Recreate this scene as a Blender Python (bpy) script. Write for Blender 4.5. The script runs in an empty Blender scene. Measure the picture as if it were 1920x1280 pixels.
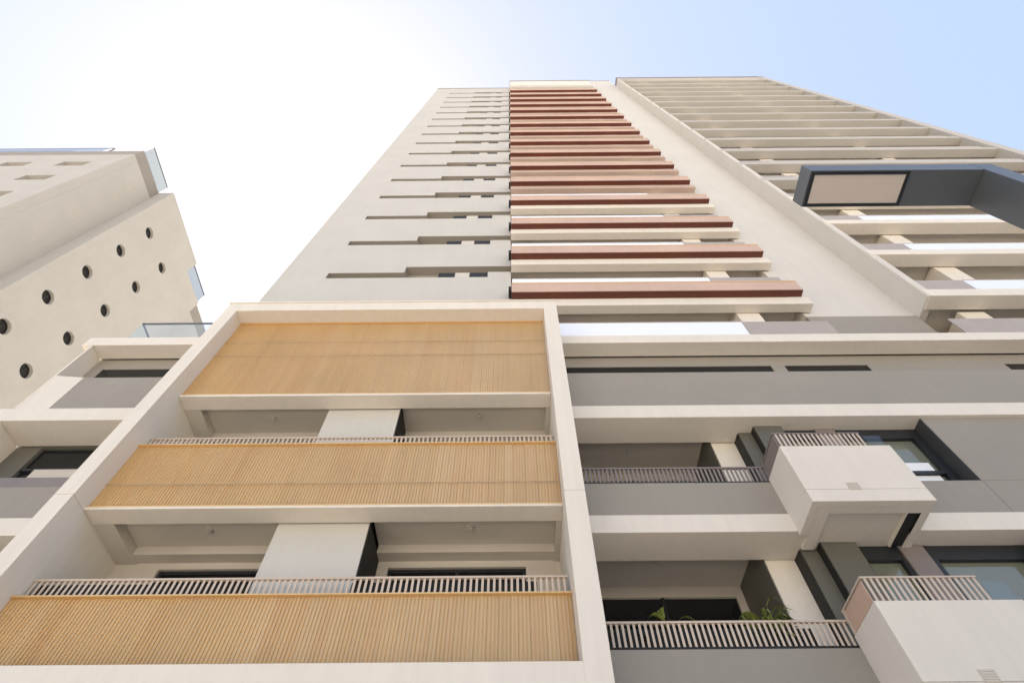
import bpy, bmesh, math, random
from mathutils import Vector, Matrix
random.seed(7)
scene = bpy.context.scene
col = scene.collection
EYE = 1.6                       # eye height; every h below is metres above the eye

# ------------------------------------------------------------------ camera
cam_d = bpy.data.cameras.new("camera")
cam = bpy.data.objects.new("camera", cam_d); col.objects.link(cam)
scene.camera = cam
cam_d.sensor_width = 36.0
cam_d.lens = 36.0 * 1040 / 1920
cam_d.clip_start = 0.05; cam_d.clip_end = 6000
PITCH = math.atan2(1040, 632); ROLL = 0.008
F = Vector((0, math.cos(PITCH), math.sin(PITCH)))
U0 = Vector((0, -math.sin(PITCH), math.cos(PITCH)))
R0 = Vector((1, 0, 0))
Rc = math.cos(ROLL) * R0 - math.sin(ROLL) * U0
Uc = math.cos(ROLL) * U0 + math.sin(ROLL) * R0
M = Matrix((Rc, Uc, -F)).transposed().to_4x4()
M.translation = Vector((0.0, 0.0, EYE))
cam.matrix_world = M

# ------------------------------------------------------------------ sky, sun, exposure
SUN_EL = math.radians(64); SUN_AZ = math.radians(-50)      # azimuth from +Y towards +X
world = bpy.data.worlds.new("World"); scene.world = world
world.use_nodes = True
wn = world.node_tree.nodes; wl = world.node_tree.links
sky = wn.new("ShaderNodeTexSky"); sky.sky_type = 'NISHITA'
sky.sun_disc = False
sky.sun_elevation = SUN_EL; sky.sun_rotation = SUN_AZ
sky.air_density = 1.0; sky.dust_density = 1.3; sky.ozone_density = 1.0
bg = wn["Background"]; bg.inputs[1].default_value = 0.15
# thin high haze: evens the sky out a little, as in the photograph
bw = wn.new("ShaderNodeRGBToBW"); pw0 = wn.new("ShaderNodeMath"); pw0.operation = 'POWER'; pw0.inputs[1].default_value = -.75
k0 = wn.new("ShaderNodeMath"); k0.operation = 'MULTIPLY'; k0.inputs[1].default_value = 1.54
hz = wn.new("ShaderNodeVectorMath"); hz.operation = 'SCALE'
wl.new(sky.outputs[0], bw.inputs[0]); wl.new(bw.outputs[0], pw0.inputs[0]); wl.new(pw0.outputs[0], k0.inputs[0])
mxs = wn.new("ShaderNodeMix"); mxs.data_type = 'RGBA'; mxs.inputs[0].default_value = .38
wl.new(sky.outputs[0], mxs.inputs[6]); wl.new(bw.outputs[0], mxs.inputs[7])
wl.new(mxs.outputs[2], hz.inputs[0]); wl.new(k0.outputs[0], hz.inputs["Scale"]); wl.new(hz.outputs[0], bg.inputs[0])
sd = Vector((math.sin(SUN_AZ) * math.cos(SUN_EL), math.cos(SUN_AZ) * math.cos(SUN_EL), math.sin(SUN_EL)))
sun_d = bpy.data.lights.new("sun", 'SUN'); sun_d.energy = 5.0; sun_d.angle = math.radians(0.5)
sun_d.color = (1.0, 0.95, 0.87)
sun = bpy.data.objects.new("sun", sun_d); col.objects.link(sun)
sun.rotation_euler = (-sd).to_track_quat('-Z', 'Y').to_euler()
scene.view_settings.view_transform = 'Standard'
scene.view_settings.look = 'None'
scene.view_settings.gamma = 1.0
scene.view_settings.use_curve_mapping = False
scene.view_settings.exposure = 1.5
scene.render.engine = 'CYCLES'
scene.cycles.max_bounces = 10
scene.cycles.diffuse_bounces = 6
scene.cycles.glossy_bounces = 5
scene.cycles.transparent_max_bounces = 12

# ------------------------------------------------------------------ materials
def srgb(h):
    c = [int(h[i:i + 2], 16) / 255 for i in (0, 2, 4)]
    return tuple((x / 12.92 if x <= .04045 else ((x + .055) / 1.055) ** 2.4) for x in c) + (1,)

def painted(name, c, rough=.75, var=.06, streak=.05, bump=.15, metallic=0.0, scale=1.0):
    """render/paint: soft mottling, faint rain streaks, fine stipple"""
    m = bpy.data.materials.new(name); m.use_nodes = True
    n = m.node_tree.nodes; l = m.node_tree.links
    b = n["Principled BSDF"]
    b.inputs["Roughness"].default_value = rough
    b.inputs["Metallic"].default_value = metallic
    geo = n.new("ShaderNodeNewGeometry")
    n1 = n.new("ShaderNodeTexNoise"); n1.inputs["Scale"].default_value = .7 * scale; n1.inputs["Detail"].default_value = 6
    l.new(geo.outputs["Position"], n1.inputs["Vector"])
    mp = n.new("ShaderNodeMapping"); mp.inputs["Scale"].default_value = (4.5, 4.5, .35)
    l.new(geo.outputs["Position"], mp.inputs["Vector"])
    n2 = n.new("ShaderNodeTexNoise"); n2.inputs["Scale"].default_value = 1.6; n2.inputs["Detail"].default_value = 5
    l.new(mp.outputs[0], n2.inputs["Vector"])
    def rng(src, lo, hi):
        r = n.new("ShaderNodeMapRange"); r.inputs["From Min"].default_value = .3; r.inputs["From Max"].default_value = .7
        r.inputs["To Min"].default_value = lo; r.inputs["To Max"].default_value = hi
        l.new(src, r.inputs["Value"]); return r.outputs[0]
    a = rng(n1.outputs["Fac"], 1 - var, 1 + var); s = rng(n2.outputs["Fac"], 1 - streak, 1 + streak * .4)
    mu = n.new("ShaderNodeMath"); mu.operation = 'MULTIPLY'; l.new(a, mu.inputs[0]); l.new(s, mu.inputs[1])
    vm = n.new("ShaderNodeVectorMath"); vm.operation = 'SCALE'; vm.inputs[0].default_value = c[:3]
    l.new(mu.outputs[0], vm.inputs["Scale"]); l.new(vm.outputs[0], b.inputs["Base Color"])
    if bump:
        n3 = n.new("ShaderNodeTexNoise"); n3.inputs["Scale"].default_value = 60 ; n3.inputs["Detail"].default_value = 4
        l.new(geo.outputs["Position"], n3.inputs["Vector"])
        n4 = n.new("ShaderNodeTexNoise"); n4.inputs["Scale"].default_value = 2.2
        l.new(geo.outputs["Position"], n4.inputs["Vector"])
        ad = n.new("ShaderNodeMath"); ad.operation = 'MULTIPLY_ADD'; ad.inputs[1].default_value = 4.0
        l.new(n4.outputs["Fac"], ad.inputs[0]); l.new(n3.outputs["Fac"], ad.inputs[2])
        bp = n.new("ShaderNodeBump"); bp.inputs["Strength"].default_value = bump; bp.inputs["Distance"].default_value = .01
        l.new(ad.outputs[0], bp.inputs["Height"]); l.new(bp.outputs[0], b.inputs["Normal"])
    return m

def glassy(name, tint, refl=.5, rough=.02, body=None):
    """coated glass: mirror layer over tinted see-through (or an opaque dark body)"""
    m = bpy.data.materials.new(name); m.use_nodes = True
    n = m.node_tree.nodes; l = m.node_tree.links
    n.remove(n["Principled BSDF"]); out = n["Material Output"]
    g = n.new("ShaderNodeBsdfGlossy"); g.inputs["Roughness"].default_value = rough
    g.inputs["Color"].default_value = (.95, .97, 1, 1)
    geo = n.new("ShaderNodeNewGeometry"); nz = n.new("ShaderNodeTexNoise"); nz.inputs["Scale"].default_value = 1.3
    l.new(geo.outputs["Position"], nz.inputs["Vector"])
    bp = n.new("ShaderNodeBump"); bp.inputs["Strength"].default_value = .04; bp.inputs["Distance"].default_value = .02
    l.new(nz.outputs["Fac"], bp.inputs["Height"]); l.new(bp.outputs[0], g.inputs["Normal"])
    if body:
        t = n.new("ShaderNodeBsdfDiffuse"); t.inputs["Color"].default_value = body
    else:
        t = n.new("ShaderNodeBsdfTransparent"); t.inputs["Color"].default_value = tint
    lw = n.new("ShaderNodeLayerWeight"); lw.inputs["Blend"].default_value = .5
    pw_ = n.new("ShaderNodeMath"); pw_.operation = 'POWER'; pw_.inputs[1].default_value = 5.0
    l.new(lw.outputs["Facing"], pw_.inputs[0])
    ad = n.new("ShaderNodeMath"); ad.operation = 'MULTIPLY_ADD'; ad.use_clamp = True
    ad.inputs[1].default_value = 1 - refl; ad.inputs[2].default_value = refl
    l.new(pw_.outputs[0], ad.inputs[0])
    mx = n.new("ShaderNodeMixShader"); l.new(ad.outputs[0], mx.inputs[0])
    l.new(t.outputs[0], mx.inputs[1]); l.new(g.outputs[0], mx.inputs[2]); l.new(mx.outputs[0], out.inputs[0])
    return m

MAT = {
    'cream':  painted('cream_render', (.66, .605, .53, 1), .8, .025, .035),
    'white':  painted('white_wall_render', (.49, .465, .42, 1), .8, .03, .025),
    'pale':   painted('pale_pier_render', (.56, .525, .47, 1), .8, .025, .03),
    'smoked': glassy('smoked_roof_glass', (.70, .74, .745, 1), .03),
    'grey':   painted('grey_render', (.275, .248, .212, 1), .8, .03, .025),
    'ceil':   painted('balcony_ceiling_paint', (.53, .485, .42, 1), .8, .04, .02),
    'dark':   painted('charcoal_paint_and_shade', (.013, .012, .011, 1), .7, .1, .05),
    'olive':  painted('dark_grey_cladding', (.115, .108, .088, 1), .6, .06, .05),
    'terra':  painted('terracotta_cladding', (.52, .36, .275, 1), .55, .06, .05),
    'wing':   painted('wing_render', (.42, .395, .36, 1), .8, .03, .03),
    'rose':   painted('pinkish_render', (.47, .35, .29, 1), .7, .05, .05),
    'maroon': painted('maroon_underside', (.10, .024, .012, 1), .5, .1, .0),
    'bronze': painted('bronze_screen', (.485, .36, .205, 1), .5, .05, .06, .1),
    'bronze_sheen': painted('bronze_screen_sheen', (.66, .36, .09, 1), .5, .05, .04, .1),  # orange glow of light reflected between the ribs, painted on
    'bronze_b': painted('bronze_screen_pale', (.49, .37, .22, 1), .5, .05, .06, .1),
    'bronze_c': painted('bronze_screen_warm', (.48, .345, .20, 1), .5, .05, .06, .1),
    'gold':   painted('gold_trim', (.66, .44, .20, 1), .35, .05, 0, 0, .25),
    'rail':   painted('railing_paint', (.50, .41, .33, 1), .5, .05, .0, 0),
    'brown':  painted('brown_metal', (.20, .165, .15, 1), .5, .08, .05, .1),
    'mauve':  painted('mauve_grey_balustrade', (.37, .32, .28, 1), .5, .05, .05, .1),
    'steel':  painted('blue_grey_steel', (.10, .11, .122, 1), .4, .04, .03, .05, .2),
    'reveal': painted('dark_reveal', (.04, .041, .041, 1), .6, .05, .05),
    'reflected_sky':  painted('sky_reflection', (.80, .80, .82, 1), .8, .02, 0, 0),  # white of the sky's reflection, painted on a sheet
    'panel':  painted('lamp_diffuser', (.52, .46, .42, 1), .5, .02, 0, 0),
    'frame':  painted('window_frame_metal', (.014, .016, .019, 1), .45),
    'stone':  painted('neighbour_render', (.44, .415, .375, 1), .85, .035, .03),
    'paving': painted('paving', (.62, .555, .47, 1), .85, .12, 0, .3, 0, 2),
    'asphalt': painted('asphalt', (.10, .10, .10, 1), .9, .15, 0, .4),
    'pot':    painted('clay_pot', (.30, .14, .08, 1), .8, .1, .1),
    'soil':   painted('soil', (.05, .035, .025, 1), .95, .2, 0, .5),
    'glass':  glassy('balustrade_glass', None, .30, .12, (.88, .86, .83, 1)),  # white body paints the reflected sky into the glass
    'clear':  glassy('roof_glass', (.93, .96, .97, 1), .03),
    'pane':   glassy('window_glass', None, .04, .02, (.012, .013, .014, 1)),
    'mirror': glassy('coated_window_glass', None, .10, .02, (.16, .17, .13, 1)),
}
def leafmat(name, c):
    m = painted(name, c, .5, .25, 0, 0, 0, 12)
    return m
MAT['leaf'] = leafmat('leaf', (.15, .18, .035, 1)); MAT['leaf2'] = leafmat('leaf_dark', (.06, .12, .03, 1))
MAT['stem'] = painted('stem', (.12, .10, .04, 1), .8)

# ------------------------------------------------------------------ mesh helpers
WLOC = {}
def empty(name, loc):
    o = bpy.data.objects.new(name, None); col.objects.link(o)
    o.location = loc; o.empty_display_size = .3; WLOC[o.name] = Vector(loc); return o
def tag(o, label=None, cat=None, group=None, kind=None):
    for k, v in (('label', label), ('category', cat), ('group', group), ('kind', kind)):
        if v: o[k] = v
    return o

class MB:
    def __init__(s):
        s.v = []; s.f = []; s.mi = []
    def quad(s, pts, mi=0):
        b = len(s.v); s.v += [Vector(p) for p in pts]; s.f.append(list(range(b, b + len(pts)))); s.mi.append(mi)
    def box(s, x0, x1, y0, y1, h0, h1, mi=0):
        z0, z1 = h0 + EYE, h1 + EYE
        b = len(s.v)
        s.v += [Vector(p) for p in ((x0, y0, z0), (x1, y0, z0), (x1, y1, z0), (x0, y1, z0), (x0, y0, z1), (x1, y0, z1), (x1, y1, z1), (x0, y1, z1))]
        for q in ((0, 3, 2, 1), (4, 5, 6, 7), (0, 1, 5, 4), (1, 2, 6, 5), (2, 3, 7, 6), (3, 0, 4, 7)):
            s.f.append([b + i for i in q]); s.mi.append(mi)
        return s
    def tube(s, p, q, r, n=8, r2=None, mi=0):
        p = Vector(p); q = Vector(q); r2 = r if r2 is None else r2
        d = (q - p).normalized(); a = d.orthogonal().normalized(); c = d.cross(a)
        b = len(s.v)
        for (o, rr) in ((p, r), (q, r2)):
            for i in range(n):
                t = 2 * math.pi * i / n; s.v.append(o + (a * math.cos(t) + c * math.sin(t)) * rr)
        for i in range(n):
            j = (i + 1) % n; s.f.append([b + i, b + j, b + n + j, b + n + i]); s.mi.append(mi)
        s.f.append([b + i for i in range(n)][::-1]); s.mi.append(mi)
        s.f.append([b + n + i for i in range(n)]); s.mi.append(mi)
        return s
    def build(s, name, mats, parent=None, bevel=0.0, org=None, smooth=False):
        if not isinstance(mats, (list, tuple)): mats = [mats]
        lo = Vector([min(v[i] for v in s.v) for i in range(3)]); hi = Vector([max(v[i] for v in s.v) for i in range(3)])
        o0 = Vector(org) if org else (lo + hi) / 2
        me = bpy.data.meshes.new(name)
        me.from_pydata([v - o0 for v in s.v], [], s.f)
        for m in mats: me.materials.append(MAT[m])
        for p, i in zip(me.polygons, s.mi): p.material_index = i; p.use_smooth = smooth
        me.validate(); me.update()
        o = bpy.data.objects.new(name, me); col.objects.link(o)
        WLOC[o.name] = o0.copy()
        if parent:
            o.parent = parent; o.location = o0 - WLOC[parent.name]
        else: o.location = o0
        if bevel:
            md = o.modifiers.new('bevel', 'BEVEL'); md.width = bevel; md.segments = 2; md.limit_method = 'ANGLE'
        return o

def plate(xs, hs, solid, y0, y1, mb=None, rm=0):
    """wall with rectangular openings: cells of an x/h grid, with reveals round the openings"""
    mb = mb or MB()
    nx, nh = len(xs) - 1, len(hs) - 1
    ok = lambda i, j: 0 <= i < nx and 0 <= j < nh and solid(i, j)
    for i in range(nx):
        for j in range(nh):
            if not ok(i, j): continue
            a, b, c, d = xs[i], xs[i + 1], hs[j] + EYE, hs[j + 1] + EYE
            mb.quad(((a, y0, c), (b, y0, c), (b, y0, d), (a, y0, d)))
            mb.quad(((b, y1, c), (a, y1, c), (a, y1, d), (b, y1, d)))
            if not ok(i - 1, j): mb.quad(((a, y1, c), (a, y0, c), (a, y0, d), (a, y1, d)), rm if i else 0)
            if not ok(i + 1, j): mb.quad(((b, y0, c), (b, y1, c), (b, y1, d), (b, y0, d)), rm if i < nx - 1 else 0)
            if not ok(i, j - 1): mb.quad(((a, y1, c), (b, y1, c), (b, y0, c), (a, y0, c)), rm if j else 0)
            if not ok(i, j + 1): mb.quad(((a, y0, d), (b, y0, d), (b, y1, d), (a, y1, d)), rm if j < nh - 1 else 0)
    return mb

def bx(name, m, parent, x0, x1, y0, y1, h0, h1, bevel=.008):
    return MB().box(x0, x1, y0, y1, h0, h1).build(name, m, parent, bevel)

def dup(o, dz, parent=None, dx=0):
    c = o.copy(); col.objects.link(c)
    WLOC[c.name] = WLOC[o.name] + Vector((dx, 0, dz))
    if parent is None:
        c.parent = o.parent; c.location = o.location + Vector((dx, 0, dz))
    else:
        c.parent = parent
    for ch in list(o.children):
        d = dup(ch, dz, c, dx)
        WLOC[d.name] = WLOC[ch.name] + Vector((dx, 0, dz))
    return c

# ------------------------------------------------------------------ ground
g = MB(); g.quad(((-3000, -3000, 0), (3000, -3000, 0), (3000, 3000, 0), (-3000, 3000, 0)))
tag(g.build('ground', 'paving'), kind='structure')
g = MB().box(-200, 200, -17, -8, -EYE - .15 + .004, -EYE + .006)
tag(g.build('road', 'asphalt'), kind='structure')
g = MB().box(-200, 200, -8.0, -7.8, -EYE - .1, -EYE + .12)
tag(g.build('kerb', 'cream', bevel=.02), kind='structure')

# ================================================================== THE TOWER AND ITS PODIUM
T = empty('apartment_tower', (10.0, 12.0, 0.0))
tag(T, 'tall cream tower with terracotta balcony bands above a podium with bronze screens', 'apartment building')
FH = 3.15
TOP = 70.8

# ---- solid core behind the facades
core = MB()
core.box(-8.0, 28.9, 9.9, 27, 13.0, 69.0)
core.box(-11.2, 28.9, 9.95, 26.8, -EYE, 12.6)
core.build('core_wall', 'grey', T)

# ---- left white wall with stepped slots
xs = [-8.27, -6.60, -3.87, -.85, -.02]
hs = [12.9]; kind = ['s']
for k in range(16):
    b = 17.98 + FH * k
    hs += [b, b + .44, b + .94]; kind += ['lo', 'up', 's']
hs.append(69.4)
def solid(i, j):
    if kind[j] == 'lo': return i in (0, 3)
    if kind[j] == 'up': return i in (0, 1)
    return True
wall = plate(xs, hs, solid, 8.25, 8.60, rm=1)
wall.box(-8.27, -7.9, 8.603, 27, 12.9, 69.4)
wall.build('wall', ['white', 'grey'], T)
MB().box(-7.9, -.3, 8.60, 8.75, 13, 69.2).build('recess_wall', 'grey', T)
w0 = bx('slot_window', 'dark', T, -2.62, -2.03, 8.28, 8.60, 17.985, 18.415, 0)
w1 = bx('slot_window', 'dark', T, -1.50, -.86, 8.28, 8.60, 17.985, 18.415, 0)
w2 = bx('slot_pier', 'ceil', T, -2.02, -1.51, 8.275, 8.61, 17.985, 18.416, 0)
for k in range(1, 16):
    for w in (w0, w1): dup(w, FH * k)
    dup(w2, FH * k)
bx('roof_coping', 'brown', T, -8.30, -.02, 8.20, 8.65, 69.4, 69.52)

# ---- terracotta balcony bay, X 0 .. 9.1
P = []
b = 15.55
pan = MB().box(0, 9.08, 7.64, 7.88, b, b + .60).build('balcony_panel', 'terra', T, .006)
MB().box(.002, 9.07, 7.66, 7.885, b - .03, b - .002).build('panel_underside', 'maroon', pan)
MB().box(0, 9.09, 7.625, 7.66, b + .58, b + .62).build('panel_trim', 'gold', pan)
P.append(pan)
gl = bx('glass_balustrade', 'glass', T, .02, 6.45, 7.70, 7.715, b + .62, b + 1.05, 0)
MB().box(.02, 6.45, 7.69, 7.73, b + 1.05, b + 1.075).build('handrail', 'mauve', gl)
P.append(gl)
P.append(bx('solid_balustrade', 'mauve', T, 6.46, 8.75, 7.70, 7.74, b + .62, b + 1.05))
sl = bx('balcony_slab', 'cream', T, -.01, 9.25, 7.89, 8.20, b - .47, b - .035)
P.append(sl)
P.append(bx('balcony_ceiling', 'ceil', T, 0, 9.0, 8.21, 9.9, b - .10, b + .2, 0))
P.append(bx('column', 'cream', T, 6.95, 7.65, 8.22, 8.9, b + .2, b + 2.9, .01))
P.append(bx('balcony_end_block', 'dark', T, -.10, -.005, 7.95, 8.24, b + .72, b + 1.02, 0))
def repaint(o, m):
    o.data = o.data.copy(); o.data.materials.clear(); o.data.materials.append(MAT[m])
rose_slab = dup(sl, FH * 4); repaint(rose_slab, 'rose')
tan_glass = dup(gl, FH * 4); repaint(tan_glass, 'rose')
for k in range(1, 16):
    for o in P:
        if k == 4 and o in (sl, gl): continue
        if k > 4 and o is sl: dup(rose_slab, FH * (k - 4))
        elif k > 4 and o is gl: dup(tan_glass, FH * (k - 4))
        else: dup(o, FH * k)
# the lowest floor of the bay has no panel, only the beam and the glass on the podium roof
bx('column', 'cream', T, 6.95, 7.65, 8.22, 8.9, 13.0, 15.44, .01)
# top cap
bt = b + FH * 16
for k in range(5):
    MB().box(8.90, 9.05, 7.70, 7.86, b + .602 + FH * k, b + .80 + FH * k).box(8.80, 8.86, 7.74, 7.82, b + .602 + FH * k, b + .74 + FH * k).build('end_bracket', 'rose', T, .01)
bx('roof_parapet', 'white', T, 0, 9.0, 7.66, 8.24, bt - .45, TOP - .9)
bx('parapet_band', 'cream', T, -.02, 9.0, 7.60, 8.22, bt + .7, TOP - .75)
bx('roof_coping', 'brown', T, -.05, 9.05, 7.55, 8.2, TOP - .75, TOP - .5)
bx('roof_coping', 'brown', T, 9.0, 12.38, 8.22, 9.9, TOP + 4.9, TOP + 5.05)
bx('bay_back_wall', 'ceil', T, 0, 9.0, 9.5, 9.7, 13, 67, 0)

# ---- smooth pier right of the bay and the return of the right wing
bx('pier', 'pale', T, 9.02, 12.36, 8.25, 9.85, 14.85, TOP + 4.9, 0)
bx('wing_return', 'pale', T, 12.36, 12.62, 7.47, 9.85, 14.72, TOP - .76, .03)
bx('grey_wall', 'grey', T, 9.0, 12.36, 8.22, 9.8, 12.96, 14.845, 0)

# ---- right wing: slab bands, glass, columns, to the far end
Q = []
h0 = 15.10
ws = bx('wing_slab', 'cream', T, 12.40, 28.7, 7.45, 7.93, h0 - .42, h0)
Q.append(ws)
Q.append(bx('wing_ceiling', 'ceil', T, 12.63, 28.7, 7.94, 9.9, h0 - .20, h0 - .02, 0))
Q.append(bx('solid_balustrade', 'mauve', T, 12.64, 14.35, 7.60, 7.64, h0 + .003, h0 + .95))
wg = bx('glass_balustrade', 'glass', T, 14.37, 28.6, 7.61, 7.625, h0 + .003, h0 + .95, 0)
MB().box(14.37, 28.6, 7.60, 7.64, h0 + .95, h0 + .975).build('handrail', 'mauve', wg)
Q.append(wg)
Q.append(bx('column', 'cream', T, 14.75, 15.5, 7.96, 8.6, h0 + .02, h0 + 2.9, .01))
Q.append(bx('column', 'cream', T, 22.0, 22.7, 7.96, 8.6, h0 + .02, h0 + 2.9, .01))
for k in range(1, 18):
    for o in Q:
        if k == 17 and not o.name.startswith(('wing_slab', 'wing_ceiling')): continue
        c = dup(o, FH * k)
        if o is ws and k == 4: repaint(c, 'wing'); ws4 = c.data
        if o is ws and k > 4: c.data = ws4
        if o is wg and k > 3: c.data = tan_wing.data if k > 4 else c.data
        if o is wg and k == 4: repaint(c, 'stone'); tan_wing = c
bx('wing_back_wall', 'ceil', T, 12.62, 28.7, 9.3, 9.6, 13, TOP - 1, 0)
bx('end_fin', 'wing', T, 28.7, 29.45, 7.40, 14, 12.0, TOP, .02)
bx('roof_coping', 'brown', T, 12.3, 29.5, 7.38, 8.2, TOP + .005, TOP + .2)
bx('roof_beam', 'wing', T, 12.4, 28.69, 7.46, 8.2, TOP - 1.1, TOP - .002)

# ================================================================== PORTAL WITH BRONZE SCREENS
PY = 6.86; XL0, XL1, XR0, XR1 = -7.586, -7.265, .839, 1.188
PB, PT = 3.25, 13.37
pf = MB()
for (a, c) in ((XL0, XL1), (XR0, XR1)):
    pf.box(a, c, PY, 9.2, PB, 6.555); pf.box(a, c, PY, 9.2, 6.563, PT)
    pf.box(a + .012, c - .012, PY + .012, 9.19, 6.50, 6.6)
pf.box(XL1 - .002, XR0 + .002, PY + .003, 8.24, 12.97, PT - .003)
pf.box(XL1 - .002, XR0 + .002, PY + .003, 7.6, PB + .003, 3.77)
pf.build('portal_frame', 'cream', T, .008)
bx('portal_coping', 'cream', T, XL0 - .03, XR1 + .02, PY - .03, 8.24, PT + .001, PT + .045)

def screen(h0, h1):
    mb = MB(); x = XL1 + .004; rr_ = random.Random(int(h0 * 10))
    mb.box(XL1 + .003, XR0 - .003, 7.310, 7.34, h0, h1, 0)
    while x < XR0 - .03:                       # narrow cassettes, each of a slightly different tone, with fine ribs
        w = rr_.choice((.11, .11, .165, .22)); w = min(w, XR0 - .008 - x)
        mb.box(x + .003, x + w - .003, 7.298 + rr_.uniform(0, .004), 7.3095, h0 + .002, h1 - .002, rr_.choice((0, 0, 2, 3)))
        n = max(2, round(w / .055))
        for q_ in range(n):
            xx = x + w * q_ / n + .002
            mb.box(xx, xx + .0035, 7.280 + rr_.uniform(0, .002), 7.2985 + .004, h0 + .002, h1 - .002, 1)  # rib in the painted orange glow, showing most from the side
        x += w
    o = mb.build('bronze_screen', ['bronze', 'bronze_sheen', 'bronze_b', 'bronze_c'], T)
    t = MB().box(XL1 + .004, XR0 - .004, 7.238, 7.38, h0 - .028, h0)
    t.build('screen_trim', 'gold', o)
    t = MB().box(XL1 + .004, XR0 - .004, 7.24, 7.38, h1, h1 + .022)
    t.build('screen_trim', 'gold', o)
    # thin horizontal fixing rails
    t = MB().box(XL1 + .01, XR0 - .01, 7.249, 7.2605, (h0 + h1) / 2 - .007 - .25 * (h1 - h0 < 2), (h0 + h1) / 2 + .007 - .25 * (h1 - h0 < 2))
    if h1 - h0 > 2: t.box(XL1 + .01, XR0 - .01, 7.249, 7.2605, h0 + 2.2, h0 + 2.214)
    t.build('fixing_rail', 'bronze', o)
    return o
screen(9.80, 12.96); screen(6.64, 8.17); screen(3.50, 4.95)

def railing(name, x0, x1, y, h0, h1, pitch=.086, w=.034, dep=.012, m='rail', parent=None, end=None):
    mb = MB(); x = x0 + .02
    while x < x1 - w:
        mb.box(x, x + w, y, y + dep, h0, h1 - .02); x += pitch
    o = mb.build(name, m, parent or T)
    MB().box(x0, x1, y - .015, y + .035, h1 - .022, h1 + .01).build('handrail', m, o)
    MB().box(x0, x1, y - .02, y + .04, h0 - .04, h0 + .002).build('bottom_rail', end or m, o)
    return o
railing('railing', XL1 + .02, XR0 - .02, 7.40, 4.99, 5.33, pitch=.0875, w=.036)
railing('railing', XL1 + .02, XR0 - .02, 7.40, 8.21, 8.52, pitch=.0875, w=.036)

for (a, c) in ((-7.2, -4.1), (-2.45, .35)):  # dark sheets added behind the balusters to paint shade into the gaps
    bx('railing_gap_shade', 'dark', T, a, c, 7.46, 7.48, 4.97, 5.29, 0)
bx('railing_gap_shade', 'dark', T, 1.25, 4.4, 7.91, 7.93, 4.42, 4.79, 0)  # same added shade sheet behind the lower right railing
for (bb, lights) in ((9.72, 1), (6.57, 1), (3.42, 0)):
    bx('balcony_slab', 'cream', T, XL1 + .003, XR0 - .003, 7.24, 7.62, bb, bb + .07 + .0, .006)
    lip = MB(); lip.box(XL1 + .003, -6.9, 7.624, 8.7, bb + .004, bb + .5); lip.box(.74, XR0 - .003, 7.624, 8.7, bb + .004, bb + .5)
    lip.box(-6.9, .74, 8.45, 8.7, bb + .03, bb + .5)
    lip.build('ceiling_beam', 'ceil', T)
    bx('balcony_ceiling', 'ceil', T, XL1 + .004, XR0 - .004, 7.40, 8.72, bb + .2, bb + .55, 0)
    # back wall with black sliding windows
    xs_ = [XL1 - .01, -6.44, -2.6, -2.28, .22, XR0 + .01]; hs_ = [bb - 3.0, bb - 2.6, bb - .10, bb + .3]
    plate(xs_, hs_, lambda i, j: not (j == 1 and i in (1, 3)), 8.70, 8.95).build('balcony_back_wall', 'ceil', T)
    for (a, c) in ((-6.44, -2.62), (-2.28, .22)):
        w = bx('sliding_window', 'pane', T, a - .05, c + .05, 8.80, 8.83, bb - 2.65, bb - .05, 0)
        fr = MB()
        for xx in (a, (a + c) / 2 - .03, c - .06): fr.box(xx, xx + .06, 8.76, 8.80, bb - 2.6, bb - .1)
        fr.box(a, c, 8.757, 8.798, bb - .17, bb - .102)
        fr.build('window_frame', 'frame', w)
    if bb > 4:
        for lx in (-5.45, -.78):
            lt = MB().tube((lx, 8.0, bb + .2 + EYE), (lx, 8.0, bb + .155 + EYE), .075, 16).tube((lx, 8.0, bb + .155 + EYE), (lx, 8.0, bb + .13 + EYE), .045, 16)
            lt.build('ceiling_light', 'white', T)
for (a, c) in ((3.5, 6.57), (6.64, 9.72)):
    cl = bx('dividing_pier', 'white', T, -4.07, -2.49, 7.66, 8.74, a, c + .15)
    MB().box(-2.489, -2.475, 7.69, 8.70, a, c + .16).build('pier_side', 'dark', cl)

# ================================================================== PODIUM, RIGHT SIDE
XE = 28.6
BEAMS = [(12.95, .38, 8.14), (9.87, .42, 8.44), (6.76, .38, 8.45), (3.61, .38, 8.45)]
for i, (t, hh, yb) in enumerate(BEAMS):
    bx('podium_ledge', 'cream', T, XR1 + .003, XE, 7.70, yb, t - hh, t)
    if i == 0:
        bx('podium_roof', 'grey', T, XR1 + .003, XE, yb + .002, 9.9, t - .25, t - .01, 0)
# upper floor: grey parapet, wall and ribbon windows
bx('parapet_wall', 'grey', T, XR1 + .003, XE, 7.725, 7.90, 9.872, 11.2, .006)
xs_ = [XR1 + .004, 1.25, 6.83, 7.18, 9.37, 12.98, 18.0, XE]
plate(xs_, [9.9, 11.0, 12.16, 12.85], lambda i, j: not (j == 1 and i in (1, 3, 5)), 8.20, 8.5).build('upper_wall', 'grey', T)
for (a, c) in ((1.25, 6.83), (7.18, 9.37), (12.98, 18.0)):
    bx('ribbon_window', 'pane', T, a - .04, c + .04, 8.225, 8.26, 10.95, 12.2, 0)
bx('soffit_gap_shadow', 'dark', T, XR1 + .01, XE, 8.142, 8.199, 12.62, 12.8, 0)  # dark strip painting the shadow in the slit behind the soffit
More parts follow.
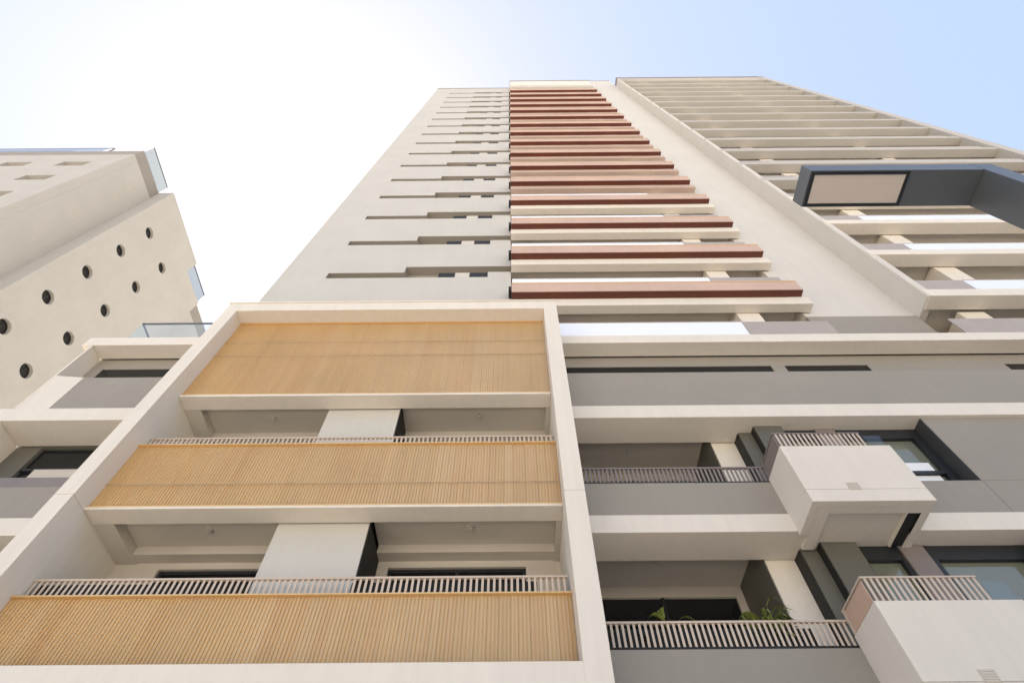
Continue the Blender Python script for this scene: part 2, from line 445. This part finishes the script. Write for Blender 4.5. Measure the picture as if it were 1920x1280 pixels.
# terrace glass on the podium roof
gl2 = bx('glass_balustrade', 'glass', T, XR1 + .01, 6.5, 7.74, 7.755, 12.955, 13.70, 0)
MB().box(XR1 + .01, 6.5, 7.73, 7.77, 13.70, 13.725).build('handrail', 'mauve', gl2)
bx('solid_balustrade', 'mauve', T, 6.51, 8.95, 7.74, 7.78, 12.955, 13.72)
bx('solid_balustrade', 'mauve', T, 12.42, 28.5, 7.74, 7.78, 12.955, 13.80)
bx('column', 'cream', T, 13.4, 14.2, 8.0, 8.8, 13.0, 14.66, .01)

# middle and lower floors, left part: balconies
for (t, below) in ((9.87, 6.76), (6.76, 3.61)):
    so = t - (.42 if t > 9 else .38)
    bx('balcony_ceiling', 'ceil', T, XR1 + .004, 5.0, 8.452, 9.85, so + .42, so + .7, 0)
    MB().box(XR1 + .004, 1.34, 8.453, 9.82, below + .06, so + .43).build('side_wall', 'ceil', T)
    lt = MB().tube((2.75, 9.0, so + .43 + EYE), (2.75, 9.0, so + .37 + EYE), .08, 16); lt.build('ceiling_light', 'white', T)
    plate([XR1, 1.42, 4.3, 5.2], [below + .08, below + .13, so + .2, so + .45], lambda i, j: not (j == 1 and i == 1), 9.80, 9.94).build('balcony_back_wall', 'ceil', T)
    w = bx('sliding_window', 'pane', T, 1.38, 4.35, 9.86, 9.89, below, so + .25, 0)
    MB().box(2.84, 2.90, 9.815, 9.86, below + .05, so + .2).build('window_frame', 'frame', w)
    cl = bx('dividing_pier', 'cream', T, 4.46, 5.07, 8.47, 9.86, below + .06, so + .43)
    MB().box(4.445, 4.459, 8.50, 9.80, below + .06, so + .43).build('pier_side', 'olive', cl)
    pil = bx('stepped_pilaster', 'olive', T, 5.0, 5.30, 8.16, 9.7, below + .01, so + .02, .006)
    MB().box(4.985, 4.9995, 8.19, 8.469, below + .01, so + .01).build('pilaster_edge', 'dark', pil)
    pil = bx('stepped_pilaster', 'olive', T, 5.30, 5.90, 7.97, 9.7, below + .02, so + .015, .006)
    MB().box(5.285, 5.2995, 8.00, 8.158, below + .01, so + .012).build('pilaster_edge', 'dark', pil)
    up = .78
    bx('parapet_wall', 'grey', T, XR1 + .004, 4.92, 7.725, 7.90, below + .002, below + up, .006)
    railing('railing', XR1 + .02, 4.90, 7.76, below + up + .04, below + up + .42, pitch=.083, w=.036, m='rail' if t < 9 else 'brown', end='dark')
    # right of the bay box: parapet, tall grey panel, window
    bx('parapet_wall', 'grey', T, 6.72, XE, 7.78, 7.95, below + .003, below + .84, .006)
    bx('grey_panel', 'grey', T, 8.91, XE, 7.785, 8.6, below + .848, so + .02, .006)
    MB().box(8.893, 8.909, 7.80, 8.15, below + .85, so + .01).build('panel_reveal', 'reveal', T)
    MB().box(8.905, 8.917, 7.7765, 7.7795, below + .01, below + .835).build('joint', 'brown', T)
    w = bx('bay_window', 'mirror', T, 5.92, 8.90, 8.20, 8.23, below + .3, so + .1, 0)
    fr = MB()
    for (a, c) in ((5.92, 6.0), (6.6, 6.66), (7.08, 7.2), (8.70, 8.892)): fr.box(a, c, 8.10, 8.205, below + .3, so + .01)
    fr.box(5.925, 8.888, 8.105, 8.199, so - .28, so + .012); fr.box(5.925, 8.888, 8.107, 8.199, below + 1.35, below + 1.43)
    fr.build('window_frame', 'frame', w)
    MB().box(7.2, 8.60, 8.17, 8.195, below + .31, below + 1.72).build('sky_reflection', 'reflected_sky', w)  # white sheet added as the sky's reflection in the lower panes
    MB().box(6.66, 7.08, 8.06, 8.19, below + .3, so + .005).build('mullion_panel', 'brown', w)

# lowest parapet reaches down to the next ledge; projecting bay boxes
def bay(t):
    """t = top of the box; open-topped balcony box hung in front of the facade"""
    x0, x1, y0, y1 = 4.85, 6.86, 6.90, 7.74
    b0 = t - 1.31
    mb = MB()
    mb.box(x0, x1, y0, y0 + .14, b0 + .262, t)                 # front, upper board
    mb.box(x0, x1, y0 + .001, y0 + .14, b0, b0 + .256)         # front, lower board
    mb.box(x0 + .01, x1 - .01, y0 + .02, y0 + .13, b0 + .02, t - .02)
    mb.box(x0 + .001, x0 + .14, y0 + .141, y1, b0 + .001, t - .001)
    mb.box(x1 - .14, x1 - .001, y0 + .141, y1, b0 + .001, t - .001)
    o = mb.build('bay_box', 'cream', T, .006)
    sf = plate([x0 + .14, 5.15, 6.35, 6.50, 6.70, x1 - .14], [0, 1], lambda i, j: True, 0, 1)
    # soffit with a shallow tray and a black slot light
    s = MB()
    s.box(x0 + .141, x1 - .141, y0 + .141, 7.20, b0 + .002, b0 + .16)
    s.box(x0 + .141, 5.20, 7.201, 8.1, b0 + .002, b0 + .16)
    s.box(6.72, x1 - .001, 7.201, 8.25, b0 + .002, b0 + .16)
    s.box(5.20, 6.48, 7.202, 7.98, b0 + .06, b0 + .20)
    s.box(6.48, 6.50, 7.202, 8.05, b0 + .0025, b0 + .16)
    s.build('box_soffit', 'cream', o)
    MB().box(6.50, 6.72, 7.203, 8.05, b0 + .03, b0 + .14).build('slot_light', 'dark', o)
    v = MB(); 
    for i in range(5): v.box(5.585 + 0, 5.77, y0 - .012, y0 + .001, b0 + .25 + i * .03, b0 + .268 + i * .03)
    v.box(5.575, 5.78, y0 - .006, y0 + .001, b0 + .243, b0 + .40)
    v.build('vent_grille', 'ceil', o)
    r = MB(); x = x0 + .06
    while x < 6.45:
        r.box(x, x + .036, y0 + .03, y0 + .045, t, t + .36); x += .085
    rr = r.build('railing', 'rail', o)
    # side leaf of the railing, and handrail
    s = MB(); s.box(x0 + .02, x0 + .035, y0 + .06, 7.70, t + .02, t + .34)
    s.build('railing_side', 'terra' if t < 6 else 'brown', o)
    s = MB(); s.box(x0 + .01, 6.50, y0 + .02, y0 + .06, t + .36, t + .385); s.box(x0 + .01, x0 + .05, y0 + .06, 7.74, t + .36, t + .385)
    s.box(x0 + .01, x0 + .05, 7.68, 7.73, t, t + .36)
    s.build('handrail', 'rail' if t < 6 else 'brown', o)
    MB().box(6.52, x1 - .02, y0 + .03, y0 + .05, t, t + .30).build('end_glass', 'clear', o)
    return o
bay(7.62); bay(4.56)

# ================================================================== PODIUM, LEFT SIDE
LX0, LX1 = -11.17, -11.12
for i, (t, hh, yb) in enumerate(BEAMS):
    bx('podium_ledge', 'cream', T, LX0 - (.25 if i == 0 else 1.6), XL0 - .003, 7.65, yb - .05, t - hh, t)
bx('end_post', 'cream', T, LX0 + .003, LX1, 7.655, 9.9, 9.875, 12.56, .006)
bx('end_post', 'cream', T, LX0 + .003, LX1, 7.655, 9.9, 6.765, 9.44, .006)
bx('end_post', 'cream', T, LX0 + .003, LX1, 7.655, 9.9, 3.62, 6.37, .006)
bx('parapet_wall', 'grey', T, -10.465, XL0 - .003, 7.725, 7.85, 9.872, 11.17, .006)
wg_ = MB(); pp = ((-11.118, 7.66), (-10.47, 7.72), (-10.47, 7.86), (-11.118, 7.92)); za, zb = 9.88 + EYE, 12.55 + EYE
zc = 11.17 + EYE
for i_ in range(4):
    a_, b_ = pp[i_], pp[(i_ + 1) % 4]
    wg_.quad(((a_[0], a_[1], za), (b_[0], b_[1], za), (b_[0], b_[1], zc), (a_[0], a_[1], zc)))
wg_.quad([(p_[0], p_[1], zc) for p_ in pp]); wg_.quad([(p_[0], p_[1], za) for p_ in pp][::-1])
wg_.build('splayed_cheek', 'cream', T)
plate([LX1 + .002, -10.8, -8.0, XL0], [9.9, 11.0, 12.16, 12.85], lambda i, j: not (j == 1 and i == 1), 8.15, 8.4).build('upper_wall', 'grey', T)
bx('ribbon_window', 'pane', T, -10.85, -7.95, 8.175, 8.2, 10.95, 12.2, 0)
bx('podium_roof', 'grey', T, LX0 + .01, XL0, 8.095, 9.9, 12.7, 12.94, 0)
for below, so in ((6.76, 9.45), (3.61, 6.38)):
    bx('parapet_wall', 'grey', T, LX1 + .002, XL0 - .003, 7.70, 7.85, below + .002, below + .78, .006)
    o = bx('solid_balustrade', 'brown', T, LX1 + .003, XL0 - .004, 7.72, 7.76, below + .79, below + 1.05)
    plate([LX1 + .003, -10.55, -8.2, XL0], [below, below + .9, so - .02, so + .2], lambda i, j: not (j == 1 and i == 1), 8.42, 8.6).build('side_wall', 'olive', T)
    w = bx('bay_window', 'pane', T, -10.6, -8.1, 8.50, 8.53, below + .85, so + .1, 0)
    MB().box(-10.55, -8.2, 8.44, 8.5, below + 1.97, below + 2.04).build('window_frame', 'frame', w)
    MB().box(-10.2, -8.25, 8.40, 8.49, below + .92, below + 1.97).build('window_panel', 'ceil', w)
# glass balustrade on the left podium roof
rg = bx('glass_balustrade', 'clear', T, -10.7, -7.62, 7.85, 7.862, 12.96, 14.05, 0)
s = MB()
s.box(-10.72, -7.62, 7.835, 7.88, 14.05, 14.085); s.box(-10.72, -10.68, 7.88, 9.8, 14.05, 14.085)
s.build('handrail', 'steel', rg)
MB().box(-10.705, -10.695, 7.87, 9.8, 12.96, 14.05).build('glass_return', 'clear', rg)
MB().box(-8.66, -8.64, 7.84, 7.875, 12.96, 14.05).build('glass_joint', 'steel', rg)

# ================================================================== PLANTS ON THE LOWER RIGHT BALCONY
def plant(name, x, y, label, blades, height, spread, leaf, floor=3.62, arch=1.0, width=.035, seed=1, lo=.3):
    rnd = random.Random(seed)
    e = empty(name, (x, y, floor + EYE)); tag(e, label, 'potted plant', 'potted plants on the lower right balcony')
    p = MB(); z = floor + EYE
    p.tube((x, y, z), (x, y, z + .32), .12, 16, .17); p.tube((x, y, z + .28), (x, y, z + .33), .185, 16, .185)
    p.build('pot', 'pot', e)
    MB().tube((x, y, z + .31), (x, y, z + .335), .155, 14).build('soil', 'soil', e)
    st = MB(); lf = MB()
    for i in range(blades):
        a = rnd.uniform(0, 2 * math.pi); hh = height * rnd.uniform(.72, 1.0); r = spread * rnd.uniform(.4, 1)
        p0 = Vector((x + .04 * math.cos(a), y + .04 * math.sin(a), z + .3))
        top = Vector((x + r * .35 * math.cos(a), y + r * .25 * math.sin(a), z + hh * rnd.uniform(.78, .95)))
        st.tube(p0, top, .009, 6, .006)
        for q in range(rnd.randint(3, 5)):
            aa = a + rnd.uniform(-1.3, 1.3); L = rnd.uniform(.22, .36) * arch; w = width * rnd.uniform(.7, 1.2)
            base = p0.lerp(top, rnd.uniform(.7, 1.0))
            dirv = Vector((math.cos(aa), math.sin(aa) * .7, 0)); side = Vector((-dirv.y, dirv.x, .3)).normalized()
            prev = None; N = 6
            for s_ in range(N + 1):
                t = s_ / N
                c = base + dirv * (L * t) + Vector((0, 0, L * (1.25 * t - 1.35 * t * t)))
                ww = w * math.sin(math.pi * min(.98, .12 + .86 * t)) + .002
                cur = (c - side * ww, c + Vector((0, 0, -ww * .35)), c + side * ww)
                if prev:
                    lf.quad((prev[0], prev[1], cur[1], cur[0])); lf.quad((prev[1], prev[2], cur[2], cur[1]))
                prev = cur
    st.build('stem', 'stem', e); lf.build('foliage', leaf, e)
plant('potted_plant', 3.87, 8.05, 'bushy potted plant with long arching yellow-green leaves beside the pier', 24, 1.75, .85, 'leaf', seed=3)
plant('potted_plant', 2.38, 8.05, 'small sparse potted plant with a few pale leaves in the middle of the balcony window', 4, 1.68, .5, 'leaf', seed=5, width=.045)
plant('potted_plant', 1.66, 8.05, 'thin dark-leaved potted plant beside the cream portal post', 5, 1.75, .3, 'leaf2', seed=9, width=.05)

# ================================================================== NEIGHBOURING BUILDING WITH PORTHOLES
N = empty('porthole_building', (-30.0, 14.0, 0.0))
tag(N, 'beige angular building with small round porthole windows in its blank side wall', 'building')
# front block: front face y = 8.37, x < -25
xs_ = [-48, -46.9, -45.1, -43.2, -41.4, -39.5, -37.7, -35.8, -34.0, -32.05, -30.3, -28.4, -26.6, -25.0]
hs_ = [-EYE]; 
for k in range(8, -1, -1):
    t = 36.2 - 3.25 * k; hs_ += [t - 1.0, t]
hs_.append(38.1)
plate(xs_, hs_, lambda i, j: not (i % 2 == 1 and j % 2 == 1), 8.37, 8.85).build('wall', 'stone', N)
MB().box(-47.9, -25.3, 8.85, 9.0, -EYE, 38).build('recess_wall', 'stone', N)
for k in range(9):
    t = 36.2 - 3.25 * k
    for i in range(3):
        a = -28.4 - 3.65 * i
        if k < 4:
            w = bx('recessed_window', 'pane', N, a + .15, a + 1.65, 8.78, 8.86, t - .95, t - .35, 0)
MB().box(-47.9, -25.0, 8.855, 24, -EYE + .0, 38.1).build('side_wall', 'stone', N)
bx('roof_band', 'grey', N, -48, -25.04, 8.41, 24, 38.103, 39.3)
gl3 = bx('glass_balustrade', 'smoked', N, -25.12, -25.10, 8.5, 11.3, 39.3, 40.6, 0)
bx('handrail', 'steel', gl3, -25.14, -25.08, 8.48, 11.3, 40.6, 40.64)
gl4 = bx('glass_balustrade', 'smoked', N, -46, -28.2, 8.46, 8.48, 39.3, 40.5, 0)
h = MB().box(-46, -28.0, 8.45, 8.49, 40.5, 40.54)
h.tube((-28.0, 8.475, 40.53 + EYE), (-27.75, 8.475, 40.38 + EYE), .045).tube((-27.75, 8.475, 40.38 + EYE), (-27.65, 8.475, 39.9 + EYE), .045).tube((-27.65, 8.475, 39.9 + EYE), (-27.65, 8.475, 39.3 + EYE), .045)
h.build('handrail', 'brown', gl4)
bx('penthouse', 'stone', N, -47, -31.5, 9.0, 20, 39.3, 41.0)
bx('penthouse_roof', 'brown', N, -47.2, -31.2, 8.7, 20, 41.0, 41.15)

# porthole wall, plane x = -24
PX = -24.0
def unproject(px, py):
    D = py - 8 + .008 * (px - 957)
    ratio = (px - 957) / D
    y = PX * math.sin(PITCH) / ratio
    h_ = (1000 / D - .427) / .702 * y
    return y, h_
holes = [unproject(*p) for p in ((279, 437), (225, 470), (302, 502), (162, 510), (253, 538), (88, 557), (195, 582), (5, 612), (126, 634), (46, 695))]
bm = bmesh.new()
outline = [(11.32, -EYE), (19.4, -EYE), (19.4, 37.9), (16.75, 37.9), (16.75, 39.35), (11.32, 39.35)]
def loop(pts):
    vs = [bm.verts.new((PX, p[0], p[1] + EYE)) for p in pts]
    return vs, [bm.edges.new((vs[i], vs[(i + 1) % len(vs)])) for i in range(len(vs))]
_, edges = loop(outline)
NS = 28; R = .39
rings = []
for (y, h_) in holes:
    vs, es = loop([(y + R * math.cos(2 * math.pi * i / NS), h_ + R * math.sin(2 * math.pi * i / NS)) for i in range(NS)])
    edges += es; rings.append(vs)
bmesh.ops.triangle_fill(bm, use_beauty=True, use_dissolve=False, edges=edges)
for vs in rings:
    inner = [bm.verts.new(v.co + Vector((-.24, 0, 0))) for v in vs]
    for i in range(NS):
        j = (i + 1) % NS; bm.faces.new((vs[i], vs[j], inner[j], inner[i]))
# thickness: sides of the projecting volume back to the main body
z1 = 39.35 + EYE; z2 = 37.9 + EYE
def q(pts): bm.faces.new([bm.verts.new(p) for p in pts])
q(((PX, 11.32, 0), (PX, 11.32, z1), (-27, 11.32, z1), (-27, 11.32, 0)))
q(((PX, 19.4, 0), (-27, 19.4, 0), (-27, 19.4, z2), (PX, 19.4, z2)))
q(((PX, 11.32, z1), (PX, 16.75, z1), (-27, 16.75, z1), (-27, 11.32, z1)))
q(((PX, 16.75, z2), (PX, 16.75, z1), (-27, 16.75, z1), (-27, 16.75, z2)))
q(((PX, 16.75, z2), (PX, 19.4, z2), (-27, 19.4, z2), (-27, 16.75, z2)))
bmesh.ops.recalc_face_normals(bm, faces=bm.faces)
o0 = Vector((PX, 15.3, 20))
for v in bm.verts: v.co -= o0
me = bpy.data.meshes.new('porthole_wall'); bm.to_mesh(me); bm.free(); me.materials.append(MAT['stone'])
pw = bpy.data.objects.new('porthole_wall', me); col.objects.link(pw); pw.parent = N; pw.location = o0 - WLOC[N.name]; WLOC[pw.name] = o0
wd = None
for n_, (y, h_) in enumerate(holes):
    p = MB().tube((PX - .235, y, h_ + EYE), (PX - .215, y, h_ + EYE), R + .03, 24)
    w = p.build('porthole', 'dark', N)
    ring = MB(); K = 24
    for i in range(K):
        a0, a1 = 2 * math.pi * i / K, 2 * math.pi * (i + 1) / K
        for (ra, rb, xx) in ((R - .05, R - .001, PX - .19),):
            ring.quad([(xx, y + r_ * math.cos(a), h_ + EYE + r_ * math.sin(a)) for (r_, a) in ((ra, a0), (rb, a0), (rb, a1), (ra, a1))])
            ring.quad([(xv, y + ra * math.cos(a), h_ + EYE + ra * math.sin(a)) for (xv, a) in ((PX - .19, a0), (PX - .212, a0), (PX - .212, a1), (PX - .19, a1))])
    ring.box(PX - .212, PX - .185, y - .02, y + .02, h_ - R + .01, h_ + R - .01)
    ring.build('porthole_frame', 'frame', w)
gl5 = bx('glass_balustrade', 'smoked', N, -24.1, -24.08, 16.8, 19.3, 37.9, 39.1, 0)
MB().box(-24.12, -24.06, 16.78, 19.35, 39.1, 39.14).build('handrail', 'steel', gl5)

# ================================================================== STREET LAMP
L = empty('street_lamp', (6.72, 2.25, 0.0))
tag(L, 'tall blue-grey steel lamp post with a square arm and flat black-rimmed panel, top right', 'street lamp')
ah = 7.79
MB().box(6.58, 6.88, 2.0, 2.52, -EYE + .02, ah + .3).build('post', 'steel', L, .006)
MB().box(6.40, 7.06, 1.86, 2.66, -EYE, -EYE + .03).build('base_plate', 'steel', L)
ar = MB().box(4.17, 6.578, 2.002, 2.518, ah, ah + .298).build('arm', 'steel', L, .006)
pr = MB(); x0, x1, y0, y1 = 4.185, 5.55, 2.012, 2.508
w = .045
pr.box(x0, x1, y0, y0 + w, ah - .022, ah - .001); pr.box(x0, x1, y1 - w, y1, ah - .022, ah - .001)
pr.box(x0, x0 + w, y0 + w, y1 - w, ah - .0215, ah - .001); pr.box(x1 - w, x1, y0 + w, y1 - w, ah - .0215, ah - .001)
lp = pr.build('lamp_panel', 'frame', L)
MB().box(x0 + w + .001, x1 - w - .001, y0 + w + .001, y1 - w - .001, ah - .012, ah - .002).build('diffuser', 'panel', lp)
